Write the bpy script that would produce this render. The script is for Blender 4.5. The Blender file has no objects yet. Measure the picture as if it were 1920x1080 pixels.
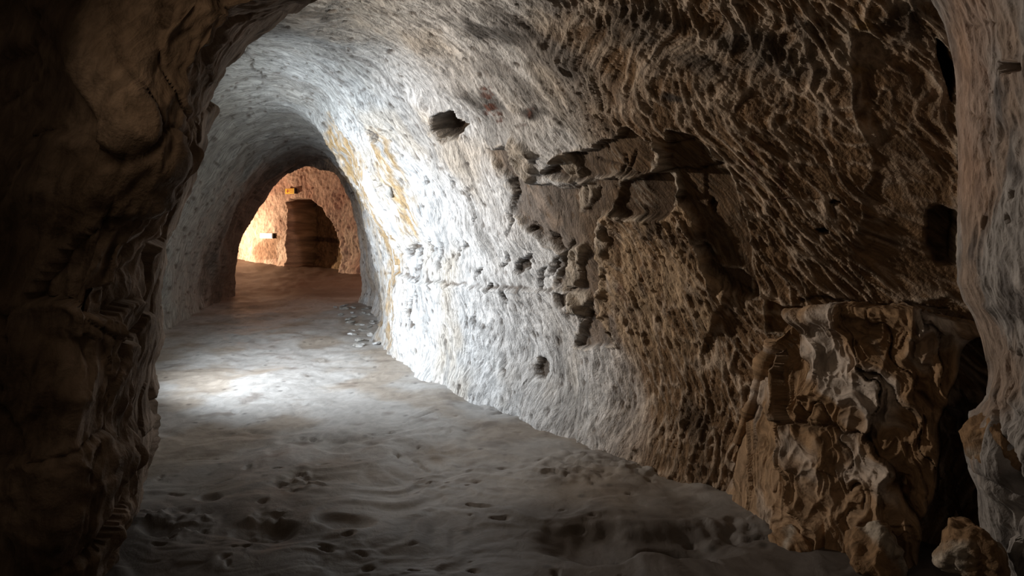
import bpy, bmesh, math, random
import numpy as np
from mathutils import Vector, noise as mnoise

# ------------------------------------------------------------ camera, world, lights, exposure
sc = bpy.context.scene
COL = sc.collection
F, CX, HY, EYE = 1200.0, 960.0, 420.0, 1.45        # focal length and horizon in pixels of a 1920x1080 frame
cam_d = bpy.data.cameras.new('camera')
cam_d.sensor_width = 36.0
cam_d.lens = 36.0 * F / 1920.0
cam_d.shift_y = (HY - 540.0) / 1920.0
cam_d.clip_start = 0.05
cam = bpy.data.objects.new('camera', cam_d)
cam.location = (0, 0, EYE)
cam.rotation_euler = (math.pi / 2, 0, 0)
COL.objects.link(cam)
sc.camera = cam

world = bpy.data.worlds.new('world'); sc.world = world
world.use_nodes = True
bg = world.node_tree.nodes['Background']
bg.inputs[0].default_value = (1.0, 0.72, 0.48, 1)
bg.inputs[1].default_value = 0.03

def aim(o, target):
    d = Vector(target) - o.location
    o.rotation_euler = d.to_track_quat('-Z', 'Y').to_euler()

def lamp(name, kind, loc, target, power, color, size=0.1, angle=150, blend=1.0):
    d = bpy.data.lights.new(name, kind)
    d.energy = power; d.color = color
    if kind == 'AREA':
        d.size = size
    else:
        d.shadow_soft_size = size
    if kind == 'SPOT':
        d.spot_size = math.radians(angle); d.spot_blend = blend
    o = bpy.data.objects.new(name, d); o.location = loc
    COL.objects.link(o)
    if target is not None: aim(o, target)
    return o

lamp('tunnel_lamp', 'SPOT', (-3.35, 4.8, 1.2), (-0.95, 7.2, 1.05), 740, (0.89, 0.95, 1.0), 0.07, 126, 1.0)
lamp('side_fill', 'SPOT', (-3.6, 4.3, 1.9), (2.0, 3.3, 2.25), 400, (1.0, 0.86, 0.72), 0.06, 84, 1.0)  # added fill without a fixture, brightens the near wall and right pier
lamp('far_lamp', 'SPOT', (-11.2, 20.6, 1.0), (-7.0, 20.3, 1.5), 1100, (1.0, 0.70, 0.47), 0.10, 160, 0.8)
lamp('far_crossing_fill', 'POINT', (-2.6, 16.1, 2.6), None, 100, (1.0, 0.64, 0.50), 0.15)  # added warm fill, lifts the right part of the far wall
lamp('chamber_fill', 'AREA', (-1.2, 1.6, 2.2), (1.8, 3.0, 1.2), 3.0, (1.0, 0.74, 0.50), 0.5)  # weak unseen fill added for the near chamber

sc.view_settings.view_transform = 'Standard'
sc.view_settings.look = 'None'
sc.view_settings.exposure = 0.1
sc.view_settings.gamma = 1.0
sc.view_settings.use_curve_mapping = False
sc.cycles.max_bounces = 6
sc.cycles.diffuse_bounces = 4

# ------------------------------------------------------------ noise on arrays
_tabs = {}
def _tab(seed):
    if seed not in _tabs:
        r = np.random.RandomState(1000 + seed)
        p = r.permutation(1024).astype(np.int32)
        a = r.rand(1024).astype(np.float32) * 2 * np.pi
        _tabs[seed] = (p, np.cos(a), np.sin(a))
    return _tabs[seed]

def pn(x, y, seed=0):
    p, gc, gs = _tab(seed)
    x = np.asarray(x, np.float32); y = np.asarray(y, np.float32)
    xi = np.floor(x).astype(np.int32); yi = np.floor(y).astype(np.int32)
    fx = x - xi; fy = y - yi
    u = fx * fx * fx * (fx * (fx * 6 - 15) + 10); v = fy * fy * fy * (fy * (fy * 6 - 15) + 10)
    def g(ix, iy, dx, dy):
        h = p[(p[ix & 1023] + iy) & 1023]
        return gc[h] * dx + gs[h] * dy
    a = g(xi, yi, fx, fy); b = g(xi + 1, yi, fx - 1, fy)
    c = g(xi, yi + 1, fx, fy - 1); d = g(xi + 1, yi + 1, fx - 1, fy - 1)
    return ((a + (b - a) * u) * (1 - v) + (c + (d - c) * u) * v) * 1.5

def fbm(x, y, o=4, seed=0, gain=0.5):
    s = 0; a = 1.0
    for i in range(o):
        s = s + a * pn(x, y, seed + i); x = x * 2.03 + 7.1; y = y * 2.03 + 3.7; a *= gain
    return s

def ridge(x, y, seed=0, k=2.0):
    return np.clip(1 - np.abs(pn(x, y, seed)) * 2.2, 0, 1) ** k

def cells(x, y, seed=0):
    """distance to nearest and second nearest cell point, and a random value and tilt per cell"""
    r = np.random.RandomState(500 + seed)
    tx = r.rand(64, 64).astype(np.float32); ty = r.rand(64, 64).astype(np.float32); tv = r.rand(64, 64, 3).astype(np.float32)
    xi = np.floor(x).astype(np.int32); yi = np.floor(y).astype(np.int32)
    d1 = np.full(x.shape, 9.0, np.float32); d2 = d1.copy()
    val = np.zeros(x.shape, np.float32)
    for i in (-1, 0, 1):
        for j in (-1, 0, 1):
            a = (xi + i) & 63; b = (yi + j) & 63
            dx = xi + i + tx[a, b] - x; dy = yi + j + ty[a, b] - y
            d = np.sqrt(dx * dx + dy * dy)
            t = tv[a, b]
            v = t[..., 0] + (t[..., 1] - .5) * dx * 1.6 + (t[..., 2] - .5) * dy * 1.6
            near = d < d1
            d2 = np.where(near, d1, np.minimum(d2, d))
            val = np.where(near, v, val)
            d1 = np.where(near, d, d1)
    return d1, d2, val

def ss(a, b, x):
    t = np.clip((x - a) / (b - a), 0, 1)
    return t * t * (3 - 2 * t)

def mix(a, b, m):
    m = m[..., None]
    return a * (1 - m) + np.asarray(b, np.float32) * m

def proj(P):
    y = np.maximum(P[..., 1], 0.05)
    return CX + F * P[..., 0] / y, HY - F * (P[..., 2] - EYE) / y

def sdf(px, py, poly):
    """signed distance in pixels, negative inside"""
    poly = np.asarray(poly, np.float32)
    out = np.full(px.shape, 200.0, np.float32)
    x0, y0 = poly.min(0) - 60; x1, y1 = poly.max(0) + 60
    m = (px > x0) & (px < x1) & (py > y0) & (py < y1)
    if not m.any(): return out
    qx = px[m]; qy = py[m]
    d = np.full(qx.shape, 1e9, np.float32); inside = np.zeros(qx.shape, bool)
    n = len(poly)
    for i in range(n):
        ax, ay = poly[i]; bx, by = poly[(i + 1) % n]
        ex, ey = bx - ax, by - ay
        wx, wy = qx - ax, qy - ay
        t = np.clip((wx * ex + wy * ey) / (ex * ex + ey * ey + 1e-9), 0, 1)
        d = np.minimum(d, (wx - ex * t) ** 2 + (wy - ey * t) ** 2)
        if ay != by:
            c = ((ay > qy) != (by > qy)) & (qx < ex * (qy - ay) / (by - ay) + ax)
            inside ^= c
    d = np.sqrt(d)
    out[m] = np.where(inside, -d, d)
    return out

def sdline(px, py, pts):
    out = np.full(px.shape, 200.0, np.float32)
    pts = np.asarray(pts, np.float32)
    x0, y0 = pts.min(0) - 30; x1, y1 = pts.max(0) + 30
    m = (px > x0) & (px < x1) & (py > y0) & (py < y1)
    if not m.any(): return out
    qx = px[m]; qy = py[m]; d = np.full(qx.shape, 1e9, np.float32)
    for (ax, ay), (bx, by) in zip(pts[:-1], pts[1:]):
        ex, ey = bx - ax, by - ay
        t = np.clip(((qx - ax) * ex + (qy - ay) * ey) / (ex * ex + ey * ey + 1e-9), 0, 1)
        d = np.minimum(d, (qx - ax - ex * t) ** 2 + (qy - ay - ey * t) ** 2)
    out[m] = np.sqrt(d)
    return out

def catmull(keys, s):
    keys = np.asarray(keys, np.float64); n = len(keys)
    i = np.clip(np.floor(s).astype(int), 0, n - 2); f = (s - i)[:, None]
    p0 = keys[np.clip(i - 1, 0, n - 1)]; p1 = keys[i]; p2 = keys[i + 1]; p3 = keys[np.clip(i + 2, 0, n - 1)]
    return 0.5 * ((2 * p1) + (-p0 + p2) * f + (2 * p0 - 5 * p1 + 4 * p2 - p3) * f ** 2 + (-p0 + 3 * p1 - 3 * p2 + p3) * f ** 3)

def normals(P, flip=1):
    du = np.gradient(P, axis=0); dv = np.gradient(P, axis=1)
    n = np.cross(du, dv); n /= np.linalg.norm(n, axis=-1, keepdims=True) + 1e-9
    return n * flip

def smooth_n(n, k=6):
    for _ in range(k):
        m = n.copy()
        m[1:-1] += n[:-2] + n[2:]; m[:, 1:-1] += n[:, :-2] + n[:, 2:]
        n = m / (np.linalg.norm(m, axis=-1, keepdims=True) + 1e-9)
    return n

# ------------------------------------------------------------ mesh building
def grid_obj(name, P, C, UV, mat, parent=None, structure=True, flip=False):
    nu, nv = P.shape[:2]
    me = bpy.data.meshes.new(name)
    idx = np.arange(nu * nv).reshape(nu, nv)
    a, b, c, d = idx[:-1, :-1], idx[1:, :-1], idx[1:, 1:], idx[:-1, 1:]
    q = np.stack([a, b, c, d] if not flip else [a, d, c, b], -1).reshape(-1).astype(np.int32)
    nf = len(q) // 4
    me.vertices.add(nu * nv); me.vertices.foreach_set('co', P.astype(np.float32).ravel())
    me.loops.add(len(q)); me.loops.foreach_set('vertex_index', q)
    me.polygons.add(nf); me.polygons.foreach_set('loop_start', np.arange(0, nf * 4, 4, dtype=np.int32))
    me.polygons.foreach_set('use_smooth', np.ones(nf, bool))
    at = me.attributes.new('tint', 'FLOAT_COLOR', 'POINT')
    at.data.foreach_set('color', np.concatenate([C, np.ones(C.shape[:2] + (1,))], -1).astype(np.float32).ravel())
    af = me.attributes.new('flow', 'FLOAT_VECTOR', 'POINT')
    af.data.foreach_set('vector', UV.astype(np.float32).ravel())
    me.update(calc_edges=True)
    me.materials.append(mat)
    o = bpy.data.objects.new(name, me); COL.objects.link(o)
    if parent is not None: o.parent = parent
    elif structure: o['kind'] = 'structure'
    return o

def nodes_of(name):
    m = bpy.data.materials.new(name); m.use_nodes = True
    nt = m.node_tree; b = nt.nodes['Principled BSDF']
    return m, nt, b

def rock_material(name, fine=60.0, bump=0.5, dist=0.012, rough=0.9, stretch=3.0, grit=0.35, spec=0.2):
    m, nt, b = nodes_of(name); N = nt.nodes.new; L = nt.links.new
    at = N('ShaderNodeAttribute'); at.attribute_name = 'tint'
    fl = N('ShaderNodeAttribute'); fl.attribute_name = 'flow'
    mp = N('ShaderNodeMapping'); mp.inputs['Scale'].default_value = (1, 1 / stretch, 1)
    L(fl.outputs['Vector'], mp.inputs['Vector'])
    tc = N('ShaderNodeTexCoord')
    n1 = N('ShaderNodeTexNoise'); n1.inputs['Scale'].default_value = fine * .45; n1.inputs['Detail'].default_value = 6; n1.inputs['Roughness'].default_value = .62; n1.inputs['Distortion'].default_value = .7
    L(mp.outputs[0], n1.inputs['Vector'])
    n2 = N('ShaderNodeTexNoise'); n2.inputs['Scale'].default_value = fine; n2.inputs['Detail'].default_value = 5
    L(tc.outputs['Object'], n2.inputs['Vector'])
    # colour: tint, broken by a fine blotch and dark specks
    r1 = N('ShaderNodeMapRange'); r1.inputs[1].default_value = .38; r1.inputs[2].default_value = .62
    r1.inputs[3].default_value = 1 - grit; r1.inputs[4].default_value = 1 + grit
    L(n1.outputs[0], r1.inputs[0])
    v = N('ShaderNodeTexVoronoi'); v.inputs['Scale'].default_value = fine * .22; v.feature = 'F1'
    L(mp.outputs[0], v.inputs['Vector'])
    r2 = N('ShaderNodeMapRange'); r2.inputs[1].default_value = .06; r2.inputs[2].default_value = .16; r2.inputs[3].default_value = .55; r2.inputs[4].default_value = 1
    L(v.outputs['Distance'], r2.inputs[0])
    mu = N('ShaderNodeMath'); mu.operation = 'MULTIPLY'; L(r1.outputs[0], mu.inputs[0]); L(r2.outputs[0], mu.inputs[1])
    vm = N('ShaderNodeVectorMath'); vm.operation = 'SCALE'; L(at.outputs['Color'], vm.inputs[0]); L(mu.outputs[0], vm.inputs['Scale'])
    L(vm.outputs[0], b.inputs['Base Color'])
    ad = N('ShaderNodeMath'); ad.operation = 'MULTIPLY_ADD'; L(n2.outputs[0], ad.inputs[0]); ad.inputs[1].default_value = .5; L(n1.outputs[0], ad.inputs[2])
    bu = N('ShaderNodeBump'); bu.inputs['Strength'].default_value = bump; bu.inputs['Distance'].default_value = dist
    L(ad.outputs[0], bu.inputs['Height']); L(bu.outputs[0], b.inputs['Normal'])
    b.inputs['Roughness'].default_value = rough
    b.inputs['Specular IOR Level'].default_value = spec
    return m

M_wall = rock_material('carved_chalk', 80, 1.0, .020, .86, 4.0, .38)
M_vault = rock_material('vault_chalk', 70, .9, .016, .86, 5.0, .34)
M_pillar = rock_material('pillar_chalk', 60, .8, .014, .9, 3.0, .25)
M_floor = rock_material('trodden_chalk_floor', 26, .45, .012, .52, 1.0, .12, .3)
M_far = rock_material('warm_chalk', 26, 1.0, .04, .9, 2.5, .3)

def plain(name, col, rough=.6, metal=0.0):
    m, nt, b = nodes_of(name)
    n = nt.nodes.new('ShaderNodeTexNoise'); n.inputs['Scale'].default_value = 40
    r = nt.nodes.new('ShaderNodeMapRange'); r.inputs[3].default_value = .85; r.inputs[4].default_value = 1.1
    nt.links.new(n.outputs[0], r.inputs[0])
    v = nt.nodes.new('ShaderNodeVectorMath'); v.operation = 'SCALE'; v.inputs[0].default_value = col
    nt.links.new(r.outputs[0], v.inputs['Scale']); nt.links.new(v.outputs[0], b.inputs['Base Color'])
    b.inputs['Roughness'].default_value = rough; b.inputs['Metallic'].default_value = metal
    return m

WHITE = np.array([.66, .67, .68], np.float32)
CREAM = np.array([.52, .46, .385], np.float32)
GREY = np.array([.36, .36, .36], np.float32)
TAN = np.array([.30, .215, .145], np.float32)
BROWN = np.array([.155, .098, .055], np.float32)
DARK = np.array([.07, .048, .032], np.float32)
SOOT_SHADE = np.array([.03, .027, .025], np.float32)  # near-black, for soot and for shade painted into holes
OCHRE = np.array([.36, .225, .075], np.float32)
RED = np.array([.12, .05, .035], np.float32)

# ------------------------------------------------------------ floor heights (shared)
def floor_z(x, y):
    z = .035 * fbm(x * .8, y * .8, 3, 40)
    z = z + .22 * ss(15, 24, y) * ss(-5, -10, x)
    return z

# ------------------------------------------------------------ main tunnel: lofted vault
K = [  # left foot x,y   right foot x,y   crown height   exponent
    (-4.9, 2.7, 3.20, 2.45, 3.20, 2.4),
    (-4.8, 3.5, 2.12, 2.95, 3.20, 2.4),
    (-4.7, 4.1, 1.42, 3.32, 3.20, 2.4),
    (-4.6, 4.8, 0.72, 3.95, 3.15, 2.4),
    (-4.6, 5.5, 0.15, 4.75, 3.10, 2.35),
    (-4.6, 6.4, -.66, 5.90, 3.02, 2.3),
    (-4.65, 7.8, -1.42, 7.30, 2.92, 2.2),
    (-4.88, 9.3, -1.78, 9.00, 2.80, 2.1),
    (-5.30, 11.2, -2.34, 10.9, 2.70, 2.1),
    (-5.86, 13.4, -2.83, 12.4, 2.66, 2.15),
    (-6.9, 13.9, -2.0, 13.0, 3.1, 1.9),
    (-10.5, 14.6, 1.5, 13.5, 4.4, 2.2)]
sd = np.linspace(0, len(K) - 1, 4000)
kd = catmull(K, sd)
pxr = F * kd[:, 2] / kd[:, 3]
w = np.abs(np.gradient(pxr)) + 25 * np.hypot(np.gradient(kd[:, 2]), np.gradient(kd[:, 3])) + .01
w = np.cumsum(w); w = (w - w[0]) / (w[-1] - w[0])
NU = 860
su = np.interp(np.linspace(0, 1, NU), w, sd)
kk = catmull(K, su)
NR, NL = 560, 230                       # samples foot->crown on the right, crown->foot on the left
th = np.concatenate([np.linspace(0, 1, NR) ** 1.0 * (math.pi / 2), math.pi / 2 + np.linspace(0, 1, NL + 1)[1:] * (math.pi / 2)])
Lx, Ly, Rx, Ry, H, PE = [kk[:, i][:, None] for i in range(6)]
c = np.cos(th)[None]; s_ = np.sin(th)[None]
cc = np.sign(c) * np.abs(c) ** (2 / PE); zz = np.abs(s_) ** (2 / PE)
# even out the sampling along the profile
P = np.stack([(Lx + Rx) / 2 + (Rx - Lx) / 2 * cc, (Ly + Ry) / 2 + (Ry - Ly) / 2 * cc, -.2 + (H + .2) * zz], -1)
for i in range(NU):
    for a, b in ((0, NR), (NR - 1, NR + NL)):
        seg = P[i, a:b]; d = np.concatenate([[0], np.cumsum(np.linalg.norm(np.diff(seg, axis=0), axis=1))])
        t = np.linspace(0, d[-1], b - a)
        P[i, a:b] = np.stack([np.interp(t, d, seg[:, k]) for k in range(3)], -1)
sk = np.interp(su, [6, 9], [0, .42])[:, None]
P[..., 0] += sk * np.clip(P[..., 2] / 2.66, 0, 1.3) ** 2.6
Nn = smooth_n(normals(P), 8)
mid = P[NU // 2, 60]
if np.dot(Nn[NU // 2, 60], np.array([-3, 7, 1.4]) - mid) < 0: Nn = -Nn
# metric coordinates: u along the right foot, v up the profile
U = np.concatenate([[0], np.cumsum(np.hypot(np.diff(kk[:, 2]), np.diff(kk[:, 3])))])[:, None] * np.ones((1, NR + NL))
V = np.concatenate([np.zeros((NU, 1)), np.cumsum(np.linalg.norm(np.diff(P, axis=1), axis=2), axis=1)], 1)
# rows away from the foot are shorter than the foot path: blend in the horizontal position so marks stay even
U = U * .55 + .45 * (P[..., 1] * 1.25)
U = U.astype(np.float32); V = V.astype(np.float32)
px, py = proj(P); px = px.astype(np.float32); py = py.astype(np.float32)
on = P[..., 1] > 2
wx = px + 7 * fbm(U * 6, V * 6, 3, 3); wy = py + 7 * fbm(U * 6 + 9, V * 6, 3, 5)
near = ss(1010, 1200, px + 50 * fbm(U * 1.2, V * 1.2, 3, 77) + (420 - py) * .10)           # the tan near part of the wall
high = ss(260, 120, py)

disp = .10 * fbm(U * .7, V * .7, 3, 1) + .035 * fbm(U * 2.2, V * 1.7, 3, 11)
# slanted flow for the marks
slant = .30 * fbm(U * .6, V * .5, 2, 21) + (.10 + .55 * near) * (V - 2.3) * ss(2.0, 2.9, V) - .35 * near * np.clip(V - 1.0, 0, 1.2)
uu = U + slant * .8 + .05 * fbm(U * 3, V * 2, 2, 23)
# long flowing ridges, thin and sharp
r1 = ridge(uu * 8, V * 2.3, 31, 5.5)
r2 = ridge(uu * 15 + .3 * V, V * 5.0, 32, 4.5)
r3 = ridge(uu * 30, V * 10, 33, 3.0)
band = ss(-.25, .35, fbm(U * 1.3, V * .9, 2, 35))
carve = .75 * r1 + .6 * r2 + .3 * r3
amp = (.013 + .012 * near) * (.45 + .75 * band)
disp = disp + carve * amp
# scale-like gouges on the vault above the near wall
d1, d2, cv = cells(uu * 8 + V * 1.2, V * 4.2 + uu * 1.0, 3)
scale = np.clip(d1, 0, 1)
hv = ss(2.1, 2.9, V)
disp = disp + hv * (.030 * scale ** 1.5) * (.4 + .6 * near)
disp = disp + .006 * fbm(uu * 34, V * 9, 3, 36) + .0045 * fbm(U * 80, V * 34, 2, 38)
pit = ss(.42, .75, pn(U * 24, V * 9, 39) + .35 * pn(U * 50, V * 22, 40)) * (1 - .4 * near)
disp = disp - .012 * pit
# chipped white wall: small angular flakes
e1, e2, ev = cells(U * 15 + .6 * V, V * 5 + .3 * pn(U * 9, V * 9, 52), 9)
flk = (1 - near) * ss(.1, .6, fbm(U * 1.7, V * 1.7, 2, 51) + .35) * (px > 690)
disp = disp + flk * .010 * (ev - .5)

# colours
tone = fbm(U * 1.1, V * 1.0, 4, 61)
C = mix(np.broadcast_to(WHITE, P.shape).astype(np.float32), CREAM, .75 * ss(.0, .8, tone + .1))
C = mix(C, GREY, ss(.15, .65, fbm(U * 3.0, V * 1.4, 4, 64)) * .75)
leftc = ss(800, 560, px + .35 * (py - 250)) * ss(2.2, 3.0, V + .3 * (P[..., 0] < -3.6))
C = mix(C, np.array([.27, .275, .265], np.float32), leftc * .8)  # grey of the left vault, darkened further in place of dimmer lamp light
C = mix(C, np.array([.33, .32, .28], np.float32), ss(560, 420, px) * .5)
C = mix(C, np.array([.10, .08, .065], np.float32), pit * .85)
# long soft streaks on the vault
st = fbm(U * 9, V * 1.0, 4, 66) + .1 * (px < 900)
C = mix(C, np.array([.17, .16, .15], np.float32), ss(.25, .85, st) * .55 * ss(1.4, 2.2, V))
fill = np.clip(carve * 1.5, 0, 1)
tanc = mix(np.broadcast_to(BROWN * 1.25, P.shape).astype(np.float32), np.array([.43, .34, .26], np.float32), ss(.22, .8, fill + .25 * fbm(U * 5, V * 3, 3, 71)))
tanc = mix(tanc, np.array([.45, .38, .31], np.float32), hv * ss(.30, .60, scale) * .8)
tanc = mix(tanc, DARK, ss(.45, .9, fbm(U * 2.5, V * 1.5, 3, 73)) * .7)
C = C * (1 - near[..., None]) + tanc * near[..., None]
# grey transition on vault near 800..1150
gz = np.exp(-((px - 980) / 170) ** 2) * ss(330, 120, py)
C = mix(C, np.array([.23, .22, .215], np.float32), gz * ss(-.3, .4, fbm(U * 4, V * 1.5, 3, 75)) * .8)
# dark patches on the vault
for (x, y, rx, ry, k) in ((940, 55, 70, 18, .75), (1180, 60, 70, 30, .6), (1430, 90, 90, 40, .7), (1330, 125, 50, 16, .7), (1240, 35, 50, 18, .5),
                          (910, 190, 45, 12, .6), (1000, 208, 22, 12, .9), (600, 18, 40, 10, .6), (1700, 40, 40, 45, .65), (1270, 185, 18, 8, .9), (1520, 60, 60, 20, .4)):
    ddx = (wx - x) / rx; ddy = (wy - y - .25 * (wx - x)) / ry
    C = mix(C, SOOT_SHADE * 1.5, k * ss(1.5, .4, np.sqrt(ddx ** 2 + ddy ** 2) + .5 * fbm(U * 7, V * 7, 2, 81)))
# rusty red streaks
for pts in (((905, 165), (945, 235)), ((1410, 260), (1415, 345)), ((1462, 290), (1466, 350)), ((925, 170), (915, 215)), ((1182, 530), (1180, 560)), ((1000, 200), (985, 225))):
    C = mix(C, RED, .8 * ss(9, 2, sdline(wx, wy, pts)) * ss(-.3, .2, fbm(U * 20, V * 20, 2, 83)))
# ochre seepage
for poly in (((610, 215), (640, 235), (680, 285), (705, 330), (725, 400), (738, 480), (736, 660), (722, 640), (712, 480), (690, 400), (650, 330), (622, 270)),
             ((700, 235), (722, 242), (752, 300), (790, 420), (770, 460), (745, 400), (735, 330), (710, 270))):
    d = sdf(wx, wy, poly)
    C = mix(C, OCHRE, .85 * ss(8, -8, d) * ss(-.75, .25, fbm(uu * 12, V * 3, 4, 85)))
for (x, y) in ((1625, 42), (1608, 130)):
    C = mix(C, OCHRE * .7, .8 * ss(22, 4, np.hypot(wx - x, wy - y) + 6 * fbm(U * 20, V * 20, 2, 87)))
# pale streak between the ochre stains
d = sdline(wx, wy, ((700, 320), (722, 400), (735, 470)))
C = mix(C, WHITE * 1.2, ss(11, 4, d) * .9); disp = disp + .02 * ss(12, 4, d)

def recess(poly, depth, color=None, k=.85, edge=5, flat=.85, rough=.5):
    """push a broken-out patch back and take off most of the tool marks inside it"""
    global disp, C
    d = sdf(wx, wy, poly)
    m = ss(edge * .5, -edge, d)
    floor_ = .10 * fbm(U * .7, V * .7, 3, 1) + .010 * fbm(U * 4, V * 4, 3, 90)
    a1, a2, av = cells(U * 3.2 + .3 * V, V * 3.2, 17)
    b1_, b2_, bv_ = cells(U * 9 + .5 * V, V * 6, 18)
    left = ss(.15, .45, fbm(U * 3, V * 1.6, 3, 19))
    floor_ = floor_ + rough * (.03 * (av - .5) - .008 * ss(.05, .0, a2 - a1) + .014 * (bv_ - .5)) + rough * left * (.018 + .016 * r2)
    disp = disp * (1 - m * flat) + (floor_) * m * flat - depth * m
    lip = ss(4, 0, np.abs(d - 2)) * ss(-.3, .3, fbm(U * 8, V * 8, 2, 94))
    disp = disp + .012 * lip
    C = mix(C, CREAM, lip * .6)  # pale broken lip, its edge highlight put into the colour
    if color is not None:
        cc_ = mix(np.broadcast_to(np.asarray(color, np.float32), P.shape).astype(np.float32), np.asarray(color, np.float32) * 1.6, ss(.0, .7, fbm(U * 5, V * 5, 3, 92)))
        cc_ = mix(cc_, CREAM * .7, left * rough * ss(.1, .6, r2 + .3 * r3))
        C = C * (1 - (m * k)[..., None]) + cc_ * (m * k)[..., None]

def chip(x, y, w_, h_, ang, depth, color=None, k=.6):
    global disp, C
    a = math.radians(ang); dx = wx - x; dy = wy - y
    e = np.abs((dx * math.cos(a) + dy * math.sin(a)) / w_) + np.abs((-dx * math.sin(a) + dy * math.cos(a)) / h_)
    e = e + .35 * fbm(U * 14, V * 9, 2, 93)
    m = ss(1.25, .85, e)
    disp = disp - depth * m
    if color is not None: C = mix(C, color, m * k)

STONE = BROWN * .62
# bedding line: above it the face is cut back a little
line_y = np.interp(wx, [725, 830, 1060, 1120], [515, 531, 546, 552])
bm_ = (px > 728) & (px < 1125)
step = ss(-5, 3, line_y - wy) * ss(110, 50, line_y - wy) * bm_
disp = disp - .045 * step
disp = disp + .012 * ss(6, 0, np.abs(wy - line_y - 4)) * bm_
C = mix(C, DARK * 1.2, .7 * ss(3.5, 1, np.abs(wy - line_y + 2)) * bm_ * ss(-.4, .1, fbm(U * 5, V * 5, 2, 44)))
# flaked areas
recess(((905, 282), (945, 270), (975, 285), (985, 335), (1005, 348), (1060, 350), (1100, 338), (1255, 322), (1262, 400), (1190, 412), (1150, 398), (1125, 408), (1120, 470), (1128, 540),
        (1110, 560), (1142, 650), (1062, 655), (1088, 590), (1065, 545), (1035, 540), (1045, 480), (1000, 440), (965, 400), (950, 340)), .05, STONE, .8)
recess(((1020, 330), (1052, 290), (1110, 277), (1150, 258), (1190, 236), (1228, 262), (1245, 316), (1230, 318), (1100, 338)), .07, STONE * 1.1, .9)
recess(((1262, 240), (1310, 255), (1340, 300), (1360, 312), (1385, 375), (1405, 430), (1425, 555), (1395, 560), (1375, 545), (1325, 500), (1310, 420), (1275, 380), (1255, 318)), .06, STONE * 1.05, .85)
recess(((1155, 345), (1200, 326), (1262, 322), (1270, 370), (1245, 400), (1190, 411), (1150, 398)), .085, DARK * 1.3, .8, 6)  # deep shadow of this recess also painted by the dark colour
recess(((1318, 452), (1332, 462), (1350, 505), (1395, 505), (1408, 525), (1405, 555), (1385, 540), (1350, 545), (1325, 500)), .06, DARK, .8, 5)
recess(((806, 224), (830, 214), (850, 226), (864, 240), (855, 260), (832, 266), (808, 248)), .20, DARK * .6, .97, 6)  # dark colour paints in the shade of the hole's depth
recess(((712, 316), (728, 324), (736, 338), (733, 348), (720, 344)), .16, SOOT_SHADE * .8, .97, 2.5)
recess(((700, 238), (712, 242), (716, 258), (706, 262)), .06, DARK, .7, 3)
recess(((738, 455), (744, 480), (740, 495), (735, 480)), .10, SOOT_SHADE * 2, .8, 2)
recess(((1735, 400), (1770, 392), (1800, 400), (1800, 500), (1760, 498), (1738, 470)), .20, SOOT_SHADE, .95, 10)
recess(((1752, 70), (1775, 90), (1790, 130), (1786, 190), (1765, 130)), .25, SOOT_SHADE, .8, 6)  # shadowed gap beside the pier, its shade painted near-black
recess(((1440, 560), (1510, 572), (1520, 640), (1440, 615)), .04, DARK * 1.2, .0, 6)
recess(((1600, 45), (1700, 80), (1790, 200), (1800, 540), (1700, 570), (1600, 480), (1640, 300), (1600, 200)), .015, BROWN * 1.05, .55, 14, .45)
# tool pits above the bedding line
for q in ((792, 468, 6, 17, 8), (816, 492, 7, 25, 8), (805, 478, 3, 14, 5), (766, 478, 5, 15, 10), (780, 504, 5, 12, 15), (752, 500, 4, 14, 0), (838, 500, 5, 16, 12), (860, 480, 3, 13, 10),
          (756, 470, 3, 9, 0), (948, 485, 6, 20, 22), (975, 500, 10, 14, 20), (990, 492, 8, 18, 25), (1010, 520, 8, 20, 15), (1050, 490, 14, 34, 24), (1028, 505, 6, 22, 20), (1066, 465, 9, 14, 10),
          (1058, 560, 10, 22, 25), (1088, 585, 7, 26, 28), (900, 515, 4, 12, 14), (925, 540, 4, 14, 8), (950, 556, 6, 16, 4), (795, 338, 4, 10, -20), (847, 340, 5, 15, -12), (888, 385, 2, 28, -5),
          (780, 545, 2, 20, 2), (768, 580, 4, 30, 4), (775, 605, 5, 18, -10), (784, 550, 4, 14, -3), (840, 545, 2, 14, 0), (1000, 430, 5, 14, -30), (1030, 450, 6, 20, -30), (960, 410, 4, 20, -25),
          (1010, 690, 10, 26, -15), (1560, 385, 12, 5, 5), (1545, 430, 16, 6, 4), (1330, 385, 6, 18, -20), (900, 600, 3, 18, 5), (870, 470, 3, 12, 5)):
    chip(*q, .05, DARK * 1.0, .88)
# raised pale flaps and slivers left standing in the broken area
for poly, h in ((((968, 252), (990, 262), (1012, 285), (1017, 310), (1006, 345), (990, 330), (972, 300)), .05), (((1062, 470), (1085, 455), (1098, 470), (1075, 540), (1048, 545)), .06),
                (((1060, 548), (1092, 545), (1100, 560), (1085, 600), (1062, 585)), .05), (((1035, 300), (1062, 285), (1085, 330), (1068, 338)), .05),
                (((1235, 255), (1250, 268), (1264, 318), (1276, 370), (1262, 372), (1245, 318)), .045), (((1088, 330), (1115, 350), (1110, 380), (1085, 400), (1080, 360)), .03),
                (((1128, 398), (1140, 408), (1135, 640), (1124, 560), (1120, 470)), .03), (((1225, 306), (1262, 310), (1262, 320), (1222, 320)), .05)):
    m = ss(3, -4, sdf(wx, wy, poly))
    disp = disp + h * m * (1 + .6 * fbm(U * 20, V * 10, 2, 95))
    C = mix(C, CREAM * .9, m * .8)
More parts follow.
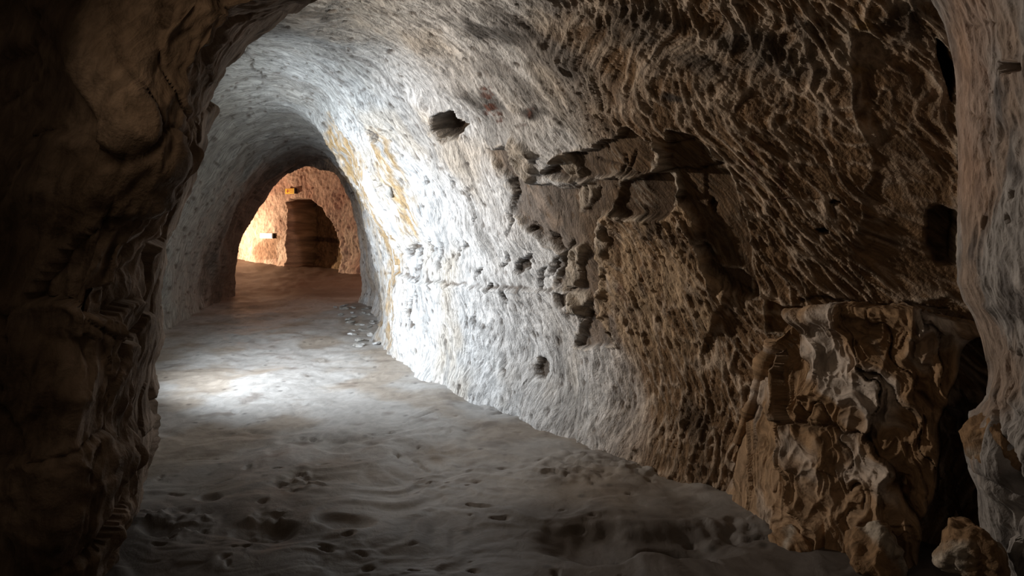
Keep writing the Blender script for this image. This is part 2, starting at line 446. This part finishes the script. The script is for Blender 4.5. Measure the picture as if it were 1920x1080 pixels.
# the shield shaped carved block: bolder vertical tool marks
shield = sdf(wx, wy, ((1125, 402), (1150, 400), (1190, 413), (1245, 402), (1275, 380), (1308, 420), (1325, 500), (1380, 545), (1350, 590), (1310, 700), (1150, 700), (1112, 560), (1128, 520)))
m = ss(4, -6, shield) * ss(705, 610, wy)
disp = disp + m * (.035 + .013 * ridge(U * 21, V * 6, 97, 3) + .009 * ridge(U * 38, V * 12, 98, 2.4))
C = mix(C, np.array([.42, .31, .205], np.float32), m * .85 * ss(-.5, .3, fbm(U * 12, V * 4, 3, 99)))
# cracks in the stone
for pts in (((1108, 300), (1200, 322), (1262, 318)), ((1170, 285), (1172, 305), (1160, 330), (1150, 350)), ((1192, 280), (1182, 305), (1172, 325)), ((1262, 318), (1358, 310)), ((1318, 460), (1345, 500), (1360, 540)),
            ((1000, 350), (1060, 346), (1105, 336)), ((955, 340), (965, 420), (960, 445)), ((1136, 265), (1138, 280)), ((1100, 380), (1090, 345)), ((1260, 265), (1300, 262)), ((880, 350), (892, 420)),
            ((450, 90), (470, 125), (492, 150)), ((1122, 410), (1118, 470), (1126, 530), (1112, 558)), ((1055, 460), (1060, 600)), ((1115, 560), (1142, 640)), ((1500, 560), (1780, 575))):
    d = sdline(wx, wy, pts)
    cw = ss(4.0, .8, d); disp = disp - .02 * cw; C = mix(C, DARK * .7, cw * .7)
# lower wall: rougher footing flaring out to the floor
foot = ss(.55, 0, V)
disp = disp + foot * (.10 + .06 * fbm(U * 2.5, V * 3, 4, 105)) * (P[..., 1] < 12)
C = mix(C, TAN * 1.1, foot * .5 * near)
# shade around the inner arch edges, put into the colour
Q = P + Nn * disp[..., None]
back = (P[..., 1] > 11.5)
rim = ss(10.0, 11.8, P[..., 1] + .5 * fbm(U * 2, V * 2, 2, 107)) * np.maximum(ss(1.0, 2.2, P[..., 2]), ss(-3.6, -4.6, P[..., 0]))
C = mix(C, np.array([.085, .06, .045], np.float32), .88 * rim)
def pick(x, y):
    qx, qy = proj(Q)
    e = (qx - x) ** 2 + (qy - y) ** 2 + 1e6 * (Q[..., 1] > 11)
    i = np.unravel_index(np.argmin(e), e.shape)
    return Vector(Q[i]), Vector(Nn[i])
NAIL = pick(1466, 370); LUMP = pick(731, 360); BASE = pick(1010, 700)
UV = np.stack([uu, V, np.zeros_like(V)], -1)
b = NR - 90
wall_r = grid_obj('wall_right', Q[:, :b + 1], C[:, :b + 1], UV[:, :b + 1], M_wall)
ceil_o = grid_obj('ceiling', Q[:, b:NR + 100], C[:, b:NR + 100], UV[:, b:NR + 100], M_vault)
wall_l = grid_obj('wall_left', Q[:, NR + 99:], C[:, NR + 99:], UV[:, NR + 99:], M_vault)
del P, Q, C, UV, Nn, disp, U, V, px, py, wx, wy

# ------------------------------------------------------------ near arch: dark left pier, grey right pier
def zrow(pyv, y): return EYE - (pyv - HY) / F * y
YL, YR = 3.05, 2.60
left_rows = [(1130, 244), (1040, 250), (960, 255), (880, 262), (800, 267), (740, 266), (690, 274), (650, 286), (615, 289), (540, 292), (480, 304), (420, 322), (360, 342), (300, 363), (230, 380), (170, 400), (120, 428), (80, 462), (40, 508), (0, 560)]
right_rows = [(0, 1745), (40, 1764), (80, 1777), (130, 1788), (250, 1794), (400, 1796), (480, 1793), (530, 1793), (565, 1806), (600, 1828), (640, 1842), (700, 1854), (750, 1850), (785, 1818), (830, 1808), (870, 1814), (920, 1830), (960, 1834), (1000, 1842), (1050, 1868), (1130, 1880)]
E = [((x - CX) / F * YL, YL, zrow(y, YL)) for y, x in left_rows]
E += [(-.62, 3.02, 2.78), (-.05, 2.9, 2.98), (.55, 2.8, 3.0), (1.1, 2.7, 2.82), (1.45, 2.63, 2.6)]
E += [((x - CX) / F * YR, YR, zrow(y, YR)) for y, x in right_rows]
E = np.array(E)
dl = np.concatenate([[0], np.cumsum(np.linalg.norm(np.diff(E, axis=0), axis=1))])
NE = 800
wgt = np.interp(np.linspace(0, 1, NE), [0, .35, .5, .65, 1], [0, .36, .48, .62, 1]) * dl[-1]
Es = np.stack([np.interp(wgt, dl, E[:, k]) for k in range(3)], -1)
tang = np.gradient(Es, axis=0); tang[:, 1] = 0
ker = np.ones(41) / 41
for k in (0, 2):
    tang[:, k] = np.convolve(np.pad(tang[:, k], 20, mode='edge'), ker, 'valid')
tang /= np.linalg.norm(tang, axis=1, keepdims=True)
outw = np.stack([-tang[:, 2], np.zeros(NE), tang[:, 0]], -1)     # away from the opening
if outw[20, 0] > 0: outw = -outw
side = np.linspace(0, 1, NE)
blend = ss(.42, .60, side)
profL = np.array([(2.8, .70), (1.2, .62), (.45, .48), (.10, .22), (0, 0), (-.07, -.22), (-.16, -.45), (-.22, -.62), (-.14, -.74), (.35, -.84), (1.2, -.95), (2.8, -1.0)])
profR = np.array([(2.8, -.05), (1.2, .05), (.45, .14), (.12, .10), (0, 0), (.0, -.12), (.012, -.25), (.03, -.4), (.08, -.6), (.25, -.8), (1.2, -1.1), (2.8, -1.2)])
NV = 340
keyv = np.array([0, .05, .10, .16, .22, .36, .50, .62, .68, .78, .92, 1.0])
vv = np.linspace(0, 1, NV)
pL = np.stack([np.interp(vv, keyv, profL[:, k]) for k in (0, 1)], -1)
pR = np.stack([np.interp(vv, keyv, profR[:, k]) for k in (0, 1)], -1)
pf = pL[None] * (1 - blend[:, None, None]) + pR[None] * blend[:, None, None]
P = Es[:, None, :] + outw[:, None, :] * pf[..., :1] + np.array([0, 1, 0])[None, None] * pf[..., 1:]
Nn = smooth_n(normals(P), 10)
cen = np.array([0.1, 1.0, 1.4])
iL = 300; jv = int(.5 * NV)
if np.dot(Nn[100, jv], cen - P[100, jv]) < 0: Nn = -Nn
U = (wgt[:, None] * np.ones((1, NV))).astype(np.float32)
V = np.concatenate([[0], np.cumsum(np.hypot(*np.diff(pL, axis=0).T))])[None] * np.ones((NE, 1)); V = V.astype(np.float32)
px, py = proj(P); px = px.astype(np.float32); py = py.astype(np.float32)
bl = np.broadcast_to(blend[:, None], U.shape)
c1, c2, cvv = cells(U * 2.6 + .5 * fbm(U * 2, V * 2, 2, 201), V * 3.0 + .5 * fbm(U * 2, V * 2, 2, 203), 21)
g1, g2, gv = cells(U * 7 + .4 * fbm(U * 5, V * 5, 2, 205), V * 9, 22)
edge_fade = .22 + .78 * ss(.0, .45, np.abs(V - V[0, int(.22 * NV)]))
dL = .085 * fbm(U * 1.6, V * 1.6, 4, 207) + .09 * (cvv - .5) - .02 * ss(.10, 0, c2 - c1) + .02 * (gv - .5) * ss(-.1, .4, fbm(U * 2, V * 2, 2, 208)) + .02 * ridge(U * 2.2, V * 9, 210, 2) + .012 * fbm(U * 9, V * 22, 3, 209)
dR = .035 * fbm(U * 2.0, V * 2.0, 4, 211) + .010 * ridge(U * 5, V * 17, 213, 2) + .008 * fbm(U * 13, V * 30, 3, 215) + .014 * (gv - .5) * ss(.0, .5, fbm(U * 2, V * 2, 2, 216))
low = ss(620, 760, py)
dR = dR + low * (.07 * (cvv - .5) + .05 * fbm(U * 4, V * 4, 3, 217) - .04 * ss(.12, 0, c2 - c1))
disp = (dL * (1 - bl) + dR * bl) * edge_fade
# upper left: broad broken shelves
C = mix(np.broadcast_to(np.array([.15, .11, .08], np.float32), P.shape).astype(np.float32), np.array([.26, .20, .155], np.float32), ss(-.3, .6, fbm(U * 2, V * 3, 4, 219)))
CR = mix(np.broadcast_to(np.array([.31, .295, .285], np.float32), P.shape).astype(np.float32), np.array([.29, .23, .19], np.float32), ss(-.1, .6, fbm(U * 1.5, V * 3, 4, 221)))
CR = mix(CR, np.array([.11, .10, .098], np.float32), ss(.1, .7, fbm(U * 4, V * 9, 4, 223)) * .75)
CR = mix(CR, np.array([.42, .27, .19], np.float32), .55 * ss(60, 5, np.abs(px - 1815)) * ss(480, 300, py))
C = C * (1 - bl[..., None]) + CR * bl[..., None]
pxw = px + 3 * fbm(U * 12, V * 12, 2, 225); pyw = py + 3 * fbm(U * 12 + 4, V * 12, 2, 226)
# scratched figure on the right pier
for pts in (((1819, 210), (1833, 224), (1846, 186)), ((1833, 224), (1836, 236), (1829, 264), (1826, 298), (1852, 299)), ((1838, 240), (1850, 270), (1855, 294)), ((1848, 220), (1844, 330))):
    d = sdline(pxw, pyw, pts); q = ss(3.2, .6, d); disp = disp - .010 * q; C = mix(C, BROWN * .8, q * .6)
for pts in (((1806, 52), (1830, 48), (1868, 44)), ((240, 250), (222, 330), (205, 400), (120, 620)), ((238, 265), (232, 310))):
    d = sdline(pxw, pyw, pts); q = ss(3.6, .8, d); disp = disp - .012 * q; C = mix(C, DARK * .6, q * .5)
for (x, y, w_, h_, dd) in ((1892, 125, 26, 12, .10), (1841, 417, 6, 12, .05), (1902, 365, 5, 10, .03), (1895, 410, 4, 8, .02)):
    e = np.hypot((pxw - x) / w_, (pyw - y) / h_); q = ss(1.15, .7, e); disp = disp - dd * q; C = mix(C, DARK * 1.5, q * .6)
Q = P + Nn * disp[..., None]
Q[..., 1] = np.maximum(Q[..., 1], P[..., 1] - .3)
UV = np.stack([V, U, np.zeros_like(V)], -1)
h = int(NE * .5)
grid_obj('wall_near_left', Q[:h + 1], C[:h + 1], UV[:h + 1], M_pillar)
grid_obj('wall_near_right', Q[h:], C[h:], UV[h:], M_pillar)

# ------------------------------------------------------------ floor
rr = np.linspace(-1.35, 1.25, 520)
ys = np.concatenate([np.linspace(.2, 2.2, 30)[:-1], 1.0 / np.linspace(1 / 2.2, 1 / 27.0, 430)])
Yg, Rg = np.meshgrid(ys, rr, indexing='ij')
Xg = Rg * np.maximum(Yg, 2.4) * .9
Xg = Xg.astype(np.float32); Yg = Yg.astype(np.float32)
Z = floor_z(Xg, Yg)
dist = np.hypot(Xg, Yg)
fx = Xg + .25 * fbm(Xg * 1.5, Yg * 1.5, 2, 301); fy = Yg + .25 * fbm(Xg * 1.5 + 5, Yg * 1.5, 2, 303)
Z = Z + .016 * fbm(fx * 2.0, fy * 3.4, 4, 305, .42)
rip = np.clip(fbm(fx * 3.2 + fy * 1.6, fy * 6.5 - fx * 1.2, 2, 307), 0, 1)
Z = Z + .010 * rip
rub = ss(.15, .6, fbm(Xg * .9, Yg * .9, 2, 309) + .15)
a1, a2, av = cells(fx * 7, fy * 9, 31)
Z = Z + rub * .008 * (av - .5) * ss(0, .2, a2 - a1)
Z = Z - .022 * ss(.30, .10, a1) * (av > .92)
Z = Z + .03 * fbm(fx * 3, fy * 3, 3, 325) * ss(12.5, 15, Yg)
pxf, pyf = proj(np.stack([Xg, Yg, Z * 0], -1))
# shallow hollow at bottom right, pits left, rough patch by the arch foot
for (x, y, rx, ry, dd) in ((1190, 1015, 210, 36, .07), (1250, 1030, 70, 20, .05), (500, 1000, 60, 22, .05), (640, 985, 60, 14, .03), (650, 830, 60, 14, .03), (390, 938, 22, 8, .03), (300, 1000, 40, 14, .035)):
    e = np.hypot((pxf - x) / rx, (pyf - y) / ry) + .25 * fbm(Xg * 4, Yg * 4, 3, 311)
    Z = Z - dd * ss(1.2, .5, e)
for (x, y, rx, ry) in ((690, 610, 45, 45), (500, 985, 50, 30), (1000, 760, 120, 20), (1100, 880, 150, 30), (560, 905, 70, 22), (1380, 985, 110, 20), (330, 985, 80, 25)):
    e = np.hypot((pxf - x) / rx, (pyf - y) / ry) + .3 * fbm(Xg * 4, Yg * 4, 3, 313)
    m = ss(1.2, .5, e)
    b1, b2, bv = cells(Xg * 12 + Yg * 3, Yg * 12, 33)
    Z = Z + m * (.022 * (bv - .4) + .010 * fbm(Xg * 20, Yg * 20, 2, 315))
C = mix(np.broadcast_to(np.array([.42, .41, .40], np.float32), Xg.shape + (3,)).astype(np.float32), np.array([.33, .29, .25], np.float32), ss(-.2, .5, fbm(Xg * 1.2, Yg * 1.2, 4, 317)))
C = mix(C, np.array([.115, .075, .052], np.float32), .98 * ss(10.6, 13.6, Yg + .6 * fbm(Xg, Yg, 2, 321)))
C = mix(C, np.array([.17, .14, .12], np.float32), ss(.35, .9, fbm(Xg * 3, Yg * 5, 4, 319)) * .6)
C = mix(C, np.array([.085, .075, .07], np.float32), .92 * ss(4.4, 2.9, Yg + .5 * fbm(Xg, Yg, 3, 323)))  # dimness of the near floor painted into its colour
Pf = np.stack([Xg, Yg, Z], -1)
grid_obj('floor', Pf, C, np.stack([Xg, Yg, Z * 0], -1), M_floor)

# ------------------------------------------------------------ far crossing wall with its blind arch
P0 = np.array([-1.2, 16.17]); D = np.array([-.797, .604]); NF = np.array([-.604, -.797])
uf = np.linspace(0, 17, 420); vf = np.linspace(0, 1, 300)
zf = np.where(vf < .8, vf / .8 * 3.7, 3.7 + 1.0 * np.sin((vf - .8) / .2 * math.pi / 2)) - .1
of = .05 * np.clip(zf, 0, 4) ** 1.3 * .6 + np.where(vf < .8, 0, 5.5 * (1 - np.cos((vf - .8) / .2 * math.pi / 2)))
XY = P0 + uf[:, None] * D
P = np.zeros((420, 300, 3)); P[..., 0] = XY[:, 0][:, None] + NF[0] * of; P[..., 1] = XY[:, 1][:, None] + NF[1] * of; P[..., 2] = zf
U, V = np.meshgrid(uf, zf, indexing='ij'); U = U.astype(np.float32); V = V.astype(np.float32)
px, py = proj(P); px = px.astype(np.float32); py = py.astype(np.float32)
wx = px + 1.2 * fbm(U * 4, V * 4, 2, 401); wy = py + 1.2 * fbm(U * 4 + 3, V * 4, 2, 403)
disp = .08 * fbm(U * .8, V * .8, 3, 405) + .025 * ridge(U * 6.0 + V, V * 3.2, 407, 2) + .02 * fbm(U * 7, V * 7, 2, 409)
C = mix(np.broadcast_to(np.array([.62, .49, .39], np.float32), P.shape).astype(np.float32), np.array([.46, .31, .24], np.float32), ss(-.2, .6, fbm(U * .9, V * .9, 3, 411)))
C = mix(C, np.array([.42, .23, .17], np.float32), ss(430, 370, py) * .45)
patch = sdf(wx, wy, ((482, 455), (520, 440), (534, 445), (520, 462), (518, 485), (482, 488), (474, 475)))
C = mix(C, np.array([.30, .19, .12], np.float32), ss(2, -2, patch) * .75)
nd = sdf(wx, wy, ((539, 520), (540, 392), (537, 380), (545, 374), (562, 371), (585, 375), (607, 392), (624, 420), (634, 450), (638, 480), (638, 525)))
m = ss(1.2, -1.6, nd)
disp = disp * (1 - .4 * m) - 1.05 * m + m * .03 * ridge(U * 5 + V * 2, V * 5 - U * 2, 412, 2)
nich = mix(np.broadcast_to(np.array([.25, .175, .10], np.float32), P.shape).astype(np.float32), np.array([.18, .12, .07], np.float32), ss(-.1, .5, fbm(U * 2, V * 2, 3, 413)))  # darker colour stands in for the shade inside the blind arch
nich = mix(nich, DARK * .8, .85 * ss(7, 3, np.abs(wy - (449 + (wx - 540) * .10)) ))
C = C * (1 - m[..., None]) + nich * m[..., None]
disp = disp + .10 * ss(.35, .0, V + .1 * fbm(U * 3, V * 3, 2, 415))
N3 = np.zeros_like(P); N3[..., 0] = NF[0]; N3[..., 1] = NF[1]
top = ss(3.6, 4.3, V); N3 = N3 * (1 - top[..., None]); N3[..., 2] -= top
P = P + N3 * disp[..., None]
grid_obj('wall_back', P, C, np.stack([U, V, V * 0], -1), M_far)

DW = disp.copy(); UW = U; VW = V
def wall_pt(pxv, pyv, off=0.0):
    r = (pxv - CX) / F
    t = (r * P0[1] - P0[0]) / (D[0] - r * D[1])
    q = P0 + t * D
    z = EYE - (pyv - HY) / F * q[1]
    near_ = (np.abs(UW - t) < .40) & (np.abs(VW - z) < .12)
    q = q + NF * (off + .03 * max(z, 0) ** 1.3 + float(DW[near_].max()))
    return Vector((q[0], q[1], z))
ROTF = math.atan2(D[1], D[0]) + math.pi      # local +X runs to the viewer's right along the wall, -Y faces the room

# ------------------------------------------------------------ small helpers for things
def tag(o, label, cat, group=None):
    o['label'] = label; o['category'] = cat
    if group: o['group'] = group
    return o

def empty(name, loc, rz=0):
    o = bpy.data.objects.new(name, None); o.location = loc; o.rotation_euler = (0, 0, rz); o.empty_display_size = .1
    COL.objects.link(o); return o

def mesh_obj(name, bm, mat, parent=None, smooth=False):
    me = bpy.data.meshes.new(name); bm.to_mesh(me); bm.free()
    if smooth:
        for p in me.polygons: p.use_smooth = True
    me.materials.append(mat)
    o = bpy.data.objects.new(name, me); COL.objects.link(o)
    if parent: o.parent = parent
    return o

def box(x0, x1, y0, y1, z0, z1, bev=0.0):
    bm = bmesh.new()
    bmesh.ops.create_cube(bm, size=1)
    for v in bm.verts:
        v.co = Vector(((x0 + x1) / 2 + v.co.x * (x1 - x0), (y0 + y1) / 2 + v.co.y * (y1 - y0), (z0 + z1) / 2 + v.co.z * (z1 - z0)))
    if bev: bmesh.ops.bevel(bm, geom=bm.edges[:], offset=bev, segments=2, affect='EDGES')
    return bm

def poly_prism(pts, y0, y1):
    bm = bmesh.new()
    a = [bm.verts.new((x, y0, z)) for x, z in pts]; b_ = [bm.verts.new((x, y1, z)) for x, z in pts]
    bm.faces.new(a); bm.faces.new(b_[::-1])
    for i in range(len(pts)):
        j = (i + 1) % len(pts); bm.faces.new((a[i], b_[i], b_[j], a[j]))
    bmesh.ops.recalc_face_normals(bm, faces=bm.faces[:])
    return bm

# yellow direction board above the blind arch
M_yellow = plain('yellow_board', (.95, .62, .01), .5)
M_red = plain('red_paint', (.55, .05, .01), .5)
M_dark = plain('dark_edge', (.03, .012, .012), .6)
M_white = plain('white_plate', (.85, .84, .80), .4)
M_lamp_side = plain('dark_end', (.02, .015, .012), .6)
loc = wall_pt(556, 359, .04)
s = empty('direction_sign', loc, ROTF)
tag(s, 'small yellow direction board with red arrow and lettering above the blind arch on far wall', 'sign')
mesh_obj('board', box(-.25, .25, -.02, .02, -.085, .085, .004), M_yellow, s)
sd_ = mesh_obj('side_panel', box(.25, .275, -.03, .14, -.085, .085, .003), M_dark, s); sd_['label'] = 'dark end of the sign'
mesh_obj('arrow', poly_prism([(-.17, 0), (-.10, .055), (-.10, .018), (-.03, .018), (-.03, -.012), (-.10, -.012), (-.10, -.05)], -.026, -.0195), M_red, s)
for i, (x0, x1, z) in enumerate(((-.14, .20, .062), (.0, .20, .012), (.03, .21, -.035))):
    mesh_obj('lettering', box(x0, x1, -.0255, -.0195, z - .005, z + .005), M_red, s)
mesh_obj('bracket', box(-.12, .12, .0195, .34, -.02, .02, .004), M_dark, s)
# white lamp housing on the left of the arch
loc = wall_pt(510, 442, .05)
s = empty('wall_lamp', loc, ROTF)
tag(s, 'white rectangular box with dark end fixed low on the bright far wall', 'wall box')
mesh_obj('cover', box(-.40, .34, -.045, .02, -.085, .085, .012), M_white, s)
mesh_obj('end_cap', box(.34, .365, -.03, .03, -.085, .085, .006), M_lamp_side, s)['label'] = 'dark end cap'
mesh_obj('back_plate', box(-.40, .34, .0201, .22, -.07, .07, .004), M_lamp_side, s)

# ------------------------------------------------------------ rocks
def rock_mesh(name, rx, ry, rz, seed, sub=4, rough=.22, pale=False):
    bm = bmesh.new(); bmesh.ops.create_icosphere(bm, subdivisions=sub, radius=1)
    rnd = random.Random(seed)
    planes = []
    for _ in range(14):
        d = Vector((rnd.uniform(-1, 1), rnd.uniform(-1, 1), rnd.uniform(-1, 1))).normalized()
        planes.append((d, rnd.uniform(.62, .88)))
    off = Vector((seed * 3.1, seed * 1.7, 0))
    for v in bm.verts:
        p = v.co.copy()
        for d, h in planes:
            k = p.dot(d) - h
            if k > 0: p -= d * k * (.95)
        n = mnoise.noise(p * 1.7 + off) * rough + mnoise.noise(p * 4.5 + off) * rough * .45 + mnoise.noise(p * 11 + off) * rough * .16
        p += v.co * n
        v.co = Vector((p.x * rx, p.y * ry, p.z * rz))
    me = bpy.data.meshes.new(name); bm.to_mesh(me); bm.free()
    co = np.zeros(len(me.vertices) * 3, np.float32); me.vertices.foreach_get('co', co); co = co.reshape(-1, 3)
    t = fbm(co[:, 0] * 5 + co[:, 2] * 2 + seed, co[:, 2] * 5 + co[:, 1] * 3, 4, 600 + seed % 50)
    col = mix(np.broadcast_to(BROWN * 1.5, co.shape).astype(np.float32), CREAM * .75, ss(.05, .6, t))
    if pale: col = mix(np.broadcast_to(np.array([.30, .29, .27], np.float32), co.shape).astype(np.float32), WHITE * .8, ss(-.3, .4, t))
    at = me.attributes.new('tint', 'FLOAT_COLOR', 'POINT')
    at.data.foreach_set('color', np.concatenate([col, np.ones((len(co), 1), np.float32)], 1).ravel())
    af = me.attributes.new('flow', 'FLOAT_VECTOR', 'POINT')
    af.data.foreach_set('vector', np.stack([co[:, 0] + co[:, 1], co[:, 2], co[:, 1]], -1).astype(np.float32).ravel())
    for p in me.polygons: p.use_smooth = True
    return me

M_rock = rock_material('broken_chalk', 55, .8, .014, .88, 1.6, .3)
M_frag = rock_material('loose_chalk', 30, .6, .012, .85, 1.2, .25)

# broken bench of rock along the foot of the right wall: front face rising to a rough shelf
path = np.array([(1.25, 3.55, .10), (1.36, 3.36, .70), (1.44, 3.20, .98), (1.53, 3.05, 1.06), (1.65, 2.93, 1.07), (1.86, 2.82, 1.05), (2.05, 2.72, 1.00), (2.25, 2.66, .9), (2.5, 2.62, .8)])
NB, NW = 420, 330
pb = catmull(path, np.linspace(0, len(path) - 1, NB))
tg = np.gradient(pb[:, :2], axis=0); tg /= np.linalg.norm(tg, axis=1, keepdims=True)
no = np.stack([tg[:, 1], -tg[:, 0]], -1)                # towards the camera
if no[200, 1] > 0: no = -no
vb = np.linspace(0, 1, NW)[None]
Zt = pb[:, 2][:, None]
up = np.clip(vb / .72, 0, 1); ov = np.clip((vb - .72) / .28, 0, 1)
push = .20 * (1 - up) ** 1.4 + .03 * np.sin(up * 3.0)
push = push - ov * .55 + .07 * np.exp(-((vb - .70) / .035) ** 2)
zz = -.12 + (Zt + .12) * up ** .95 - .02 * ov
P = np.stack([pb[:, 0][:, None] + no[:, 0][:, None] * push, pb[:, 1][:, None] + no[:, 1][:, None] * push, zz], -1)
Nn = smooth_n(normals(P), 14)
if Nn[200, 120, 1] > 0: Nn = -Nn
Ub = np.concatenate([[0], np.cumsum(np.linalg.norm(np.diff(pb[:, :2], axis=0), axis=1))])[:, None] * np.ones((1, NW))
Vb = (up * Zt + ov * .55)
U = Ub.astype(np.float32); V = Vb.astype(np.float32)
q1 = U + .05 * fbm(U * 3, V * 3, 3, 501); q2 = V + .07 * fbm(U * 3 + 4, V * 3, 3, 503)
q1 = q1 + .35 * q2 + .05 * fbm(U * 9, V * 6, 2, 513)
k1, k2, kv = cells(q1 * 5.2, q2 * 1.6, 41)
m1, m2, mv = cells(q1 * 13, q2 * 6, 42)
disp = .10 * (kv - .45) - .012 * ss(.06, 0, k2 - k1) + .022 * (mv - .5) + .05 * ridge(q1 * 4.5, q2 * 1.5, 515, 4) + .012 * ridge(q1 * 20, q2 * 6, 516, 3) + .025 * fbm(U * 4, V * 3, 4, 505) + .012 * ridge(U * 14, V * 6, 507, 2)
disp = disp * (1 - .55 * np.clip((vb - .80) / .1, 0, 1))
C = mix(np.broadcast_to(np.array([.27, .175, .10], np.float32), P.shape).astype(np.float32), np.array([.46, .40, .35], np.float32), ss(.0, .55, fbm(q1 * 4, q2 * 2.2, 4, 509)))
C = mix(C, DARK * .9, ss(.05, .01, k2 - k1) * .5)
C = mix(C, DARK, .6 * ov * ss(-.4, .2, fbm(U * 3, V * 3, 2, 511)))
C = mix(C, TAN * 1.2, .5 * ss(.5, .1, zz))
pxb, pyb = proj(P)
disp = disp * (.45 + .55 * ss(.10, .34, np.broadcast_to(np.linspace(0, 1, NB)[:, None], U.shape)))
gp = ss(1800, 1835, pxb + .22 * (pyb - 640) + 12 * fbm(U * 4, V * 4, 2, 517)) * ss(625, 680, pyb)
disp = disp - .30 * gp
C = mix(C, DARK * .7, gp * .6)  # shadow in the gap by the pier, painted as well as recessed
Nn[..., 2] *= .25 + .5 * (1 - ss(.55, .7, vb))
Q = P + Nn * disp[..., None]
bench = grid_obj('rock_ledge', Q, C, np.stack([q1, q2, q2 * 0], -1), M_rock, structure=False)
tag(bench, 'rough waist-high ledge of broken brown and pale rock along the foot of right wall', 'rock ledge')

BLD = [  # px, py, depth, rx, ry, rz, label
    (1815, 1030, 2.42, .12, .12, .13, 'dark craggy boulder at the foot of the right pier, beside the ledge'),
    (1868, 830, 2.50, .11, .12, .14, 'pale knobbly rock bulging from the lower right pier'),
    (1500, 1035, 2.90, .13, .12, .10, 'pale ridged boulder at the left foot of the rock ledge'),
    (1640, 1040, 2.66, .17, .13, .13, 'brown angular boulder below the middle of the rock ledge')]
for i, (x, y, d, rx, ry, rz, lb) in enumerate(BLD):
    me = rock_mesh('boulder', rx, ry, rz, 11 + i, 5)
    me.materials.append(M_rock)
    o = bpy.data.objects.new('boulder', me); COL.objects.link(o)
    o.location = ((x - CX) / F * d, d, EYE - (y - HY) / F * d); o.rotation_euler = (0, 0, i * 1.3)
    tag(o, lb, 'rock')

# pale lump of chalk standing in the small hole of the white wall
me = rock_mesh('chalk_lump', .045, .04, .06, 33, 3, .2, True); me.materials.append(M_rock)
o = bpy.data.objects.new('chalk_lump', me); COL.objects.link(o)
o.location = LUMP[0] + LUMP[1] * .0
tag(o, 'pale grey stone lump stuck under the small dark hole between the ochre stains', 'stone')
# rusty nail in the right wall
s = empty('nail', NAIL[0] + NAIL[1] * .01)
s.rotation_euler = Vector((.72, -.67, .10)).to_track_quat('X', 'Z').to_euler()
tag(s, 'thin rusty nail sticking sideways out of the brown right wall', 'nail')
M_rust = plain('rusty_iron', (.07, .03, .018), .7, .4)
bm = bmesh.new()
bmesh.ops.create_cone(bm, cap_ends=True, segments=10, radius1=.0028, radius2=.0022, depth=.12)
bmesh.ops.rotate(bm, verts=bm.verts, cent=(0, 0, 0), matrix=__import__('mathutils').Matrix.Rotation(math.pi / 2, 3, 'Y'))
mesh_obj('shank', bm, M_rust, s)
bm = bmesh.new()
bmesh.ops.create_cone(bm, cap_ends=True, segments=12, radius1=.009, radius2=.009, depth=.004)
bmesh.ops.rotate(bm, verts=bm.verts, cent=(0, 0, 0), matrix=__import__('mathutils').Matrix.Rotation(math.pi / 2, 3, 'Y'))
bmesh.ops.translate(bm, verts=bm.verts, vec=(-.061, 0, 0))
mesh_obj('head', bm, M_rust, s)

# loose chalk fragments beside the right foot of the tunnel
frag = [rock_mesh('chalk_fragment', .10, .075, .028, 40 + i, 3, .3, True) for i in range(5)]
for me in frag: me.materials.append(M_frag)
rnd = random.Random(8)
spots = []
while len(spots) < 24:
    y = rnd.uniform(574, 650); d = EYE * F / (y - HY)
    xr = np.interp(y, [574, 613, 650], [686, 716, 722]); x = rnd.uniform(xr - 62, xr - 6)
    X = (x - CX) / F * d; sc_ = rnd.uniform(.45, 1.25)
    if all(math.hypot(X - a, d - b) > .115 * (sc_ + c) for a, b, c in spots): spots.append((X, d, sc_))
for i, (X, d, sc_) in enumerate(spots):
    z = float(floor_z(np.array([X], np.float32), np.array([d], np.float32))[0])
    o = bpy.data.objects.new('chalk_fragment', frag[i % 5]); COL.objects.link(o)
    o.location = (X, d, z + .012); o.scale = (sc_, sc_, sc_ * rnd.uniform(.6, 1.3))
    o.rotation_euler = (rnd.uniform(-.2, .2), rnd.uniform(-.2, .2), rnd.uniform(0, 6))
    tag(o, 'small flat chalk fragment lying on the floor at the right foot of the tunnel', 'stone', 'loose chalk fragments at the tunnel foot')
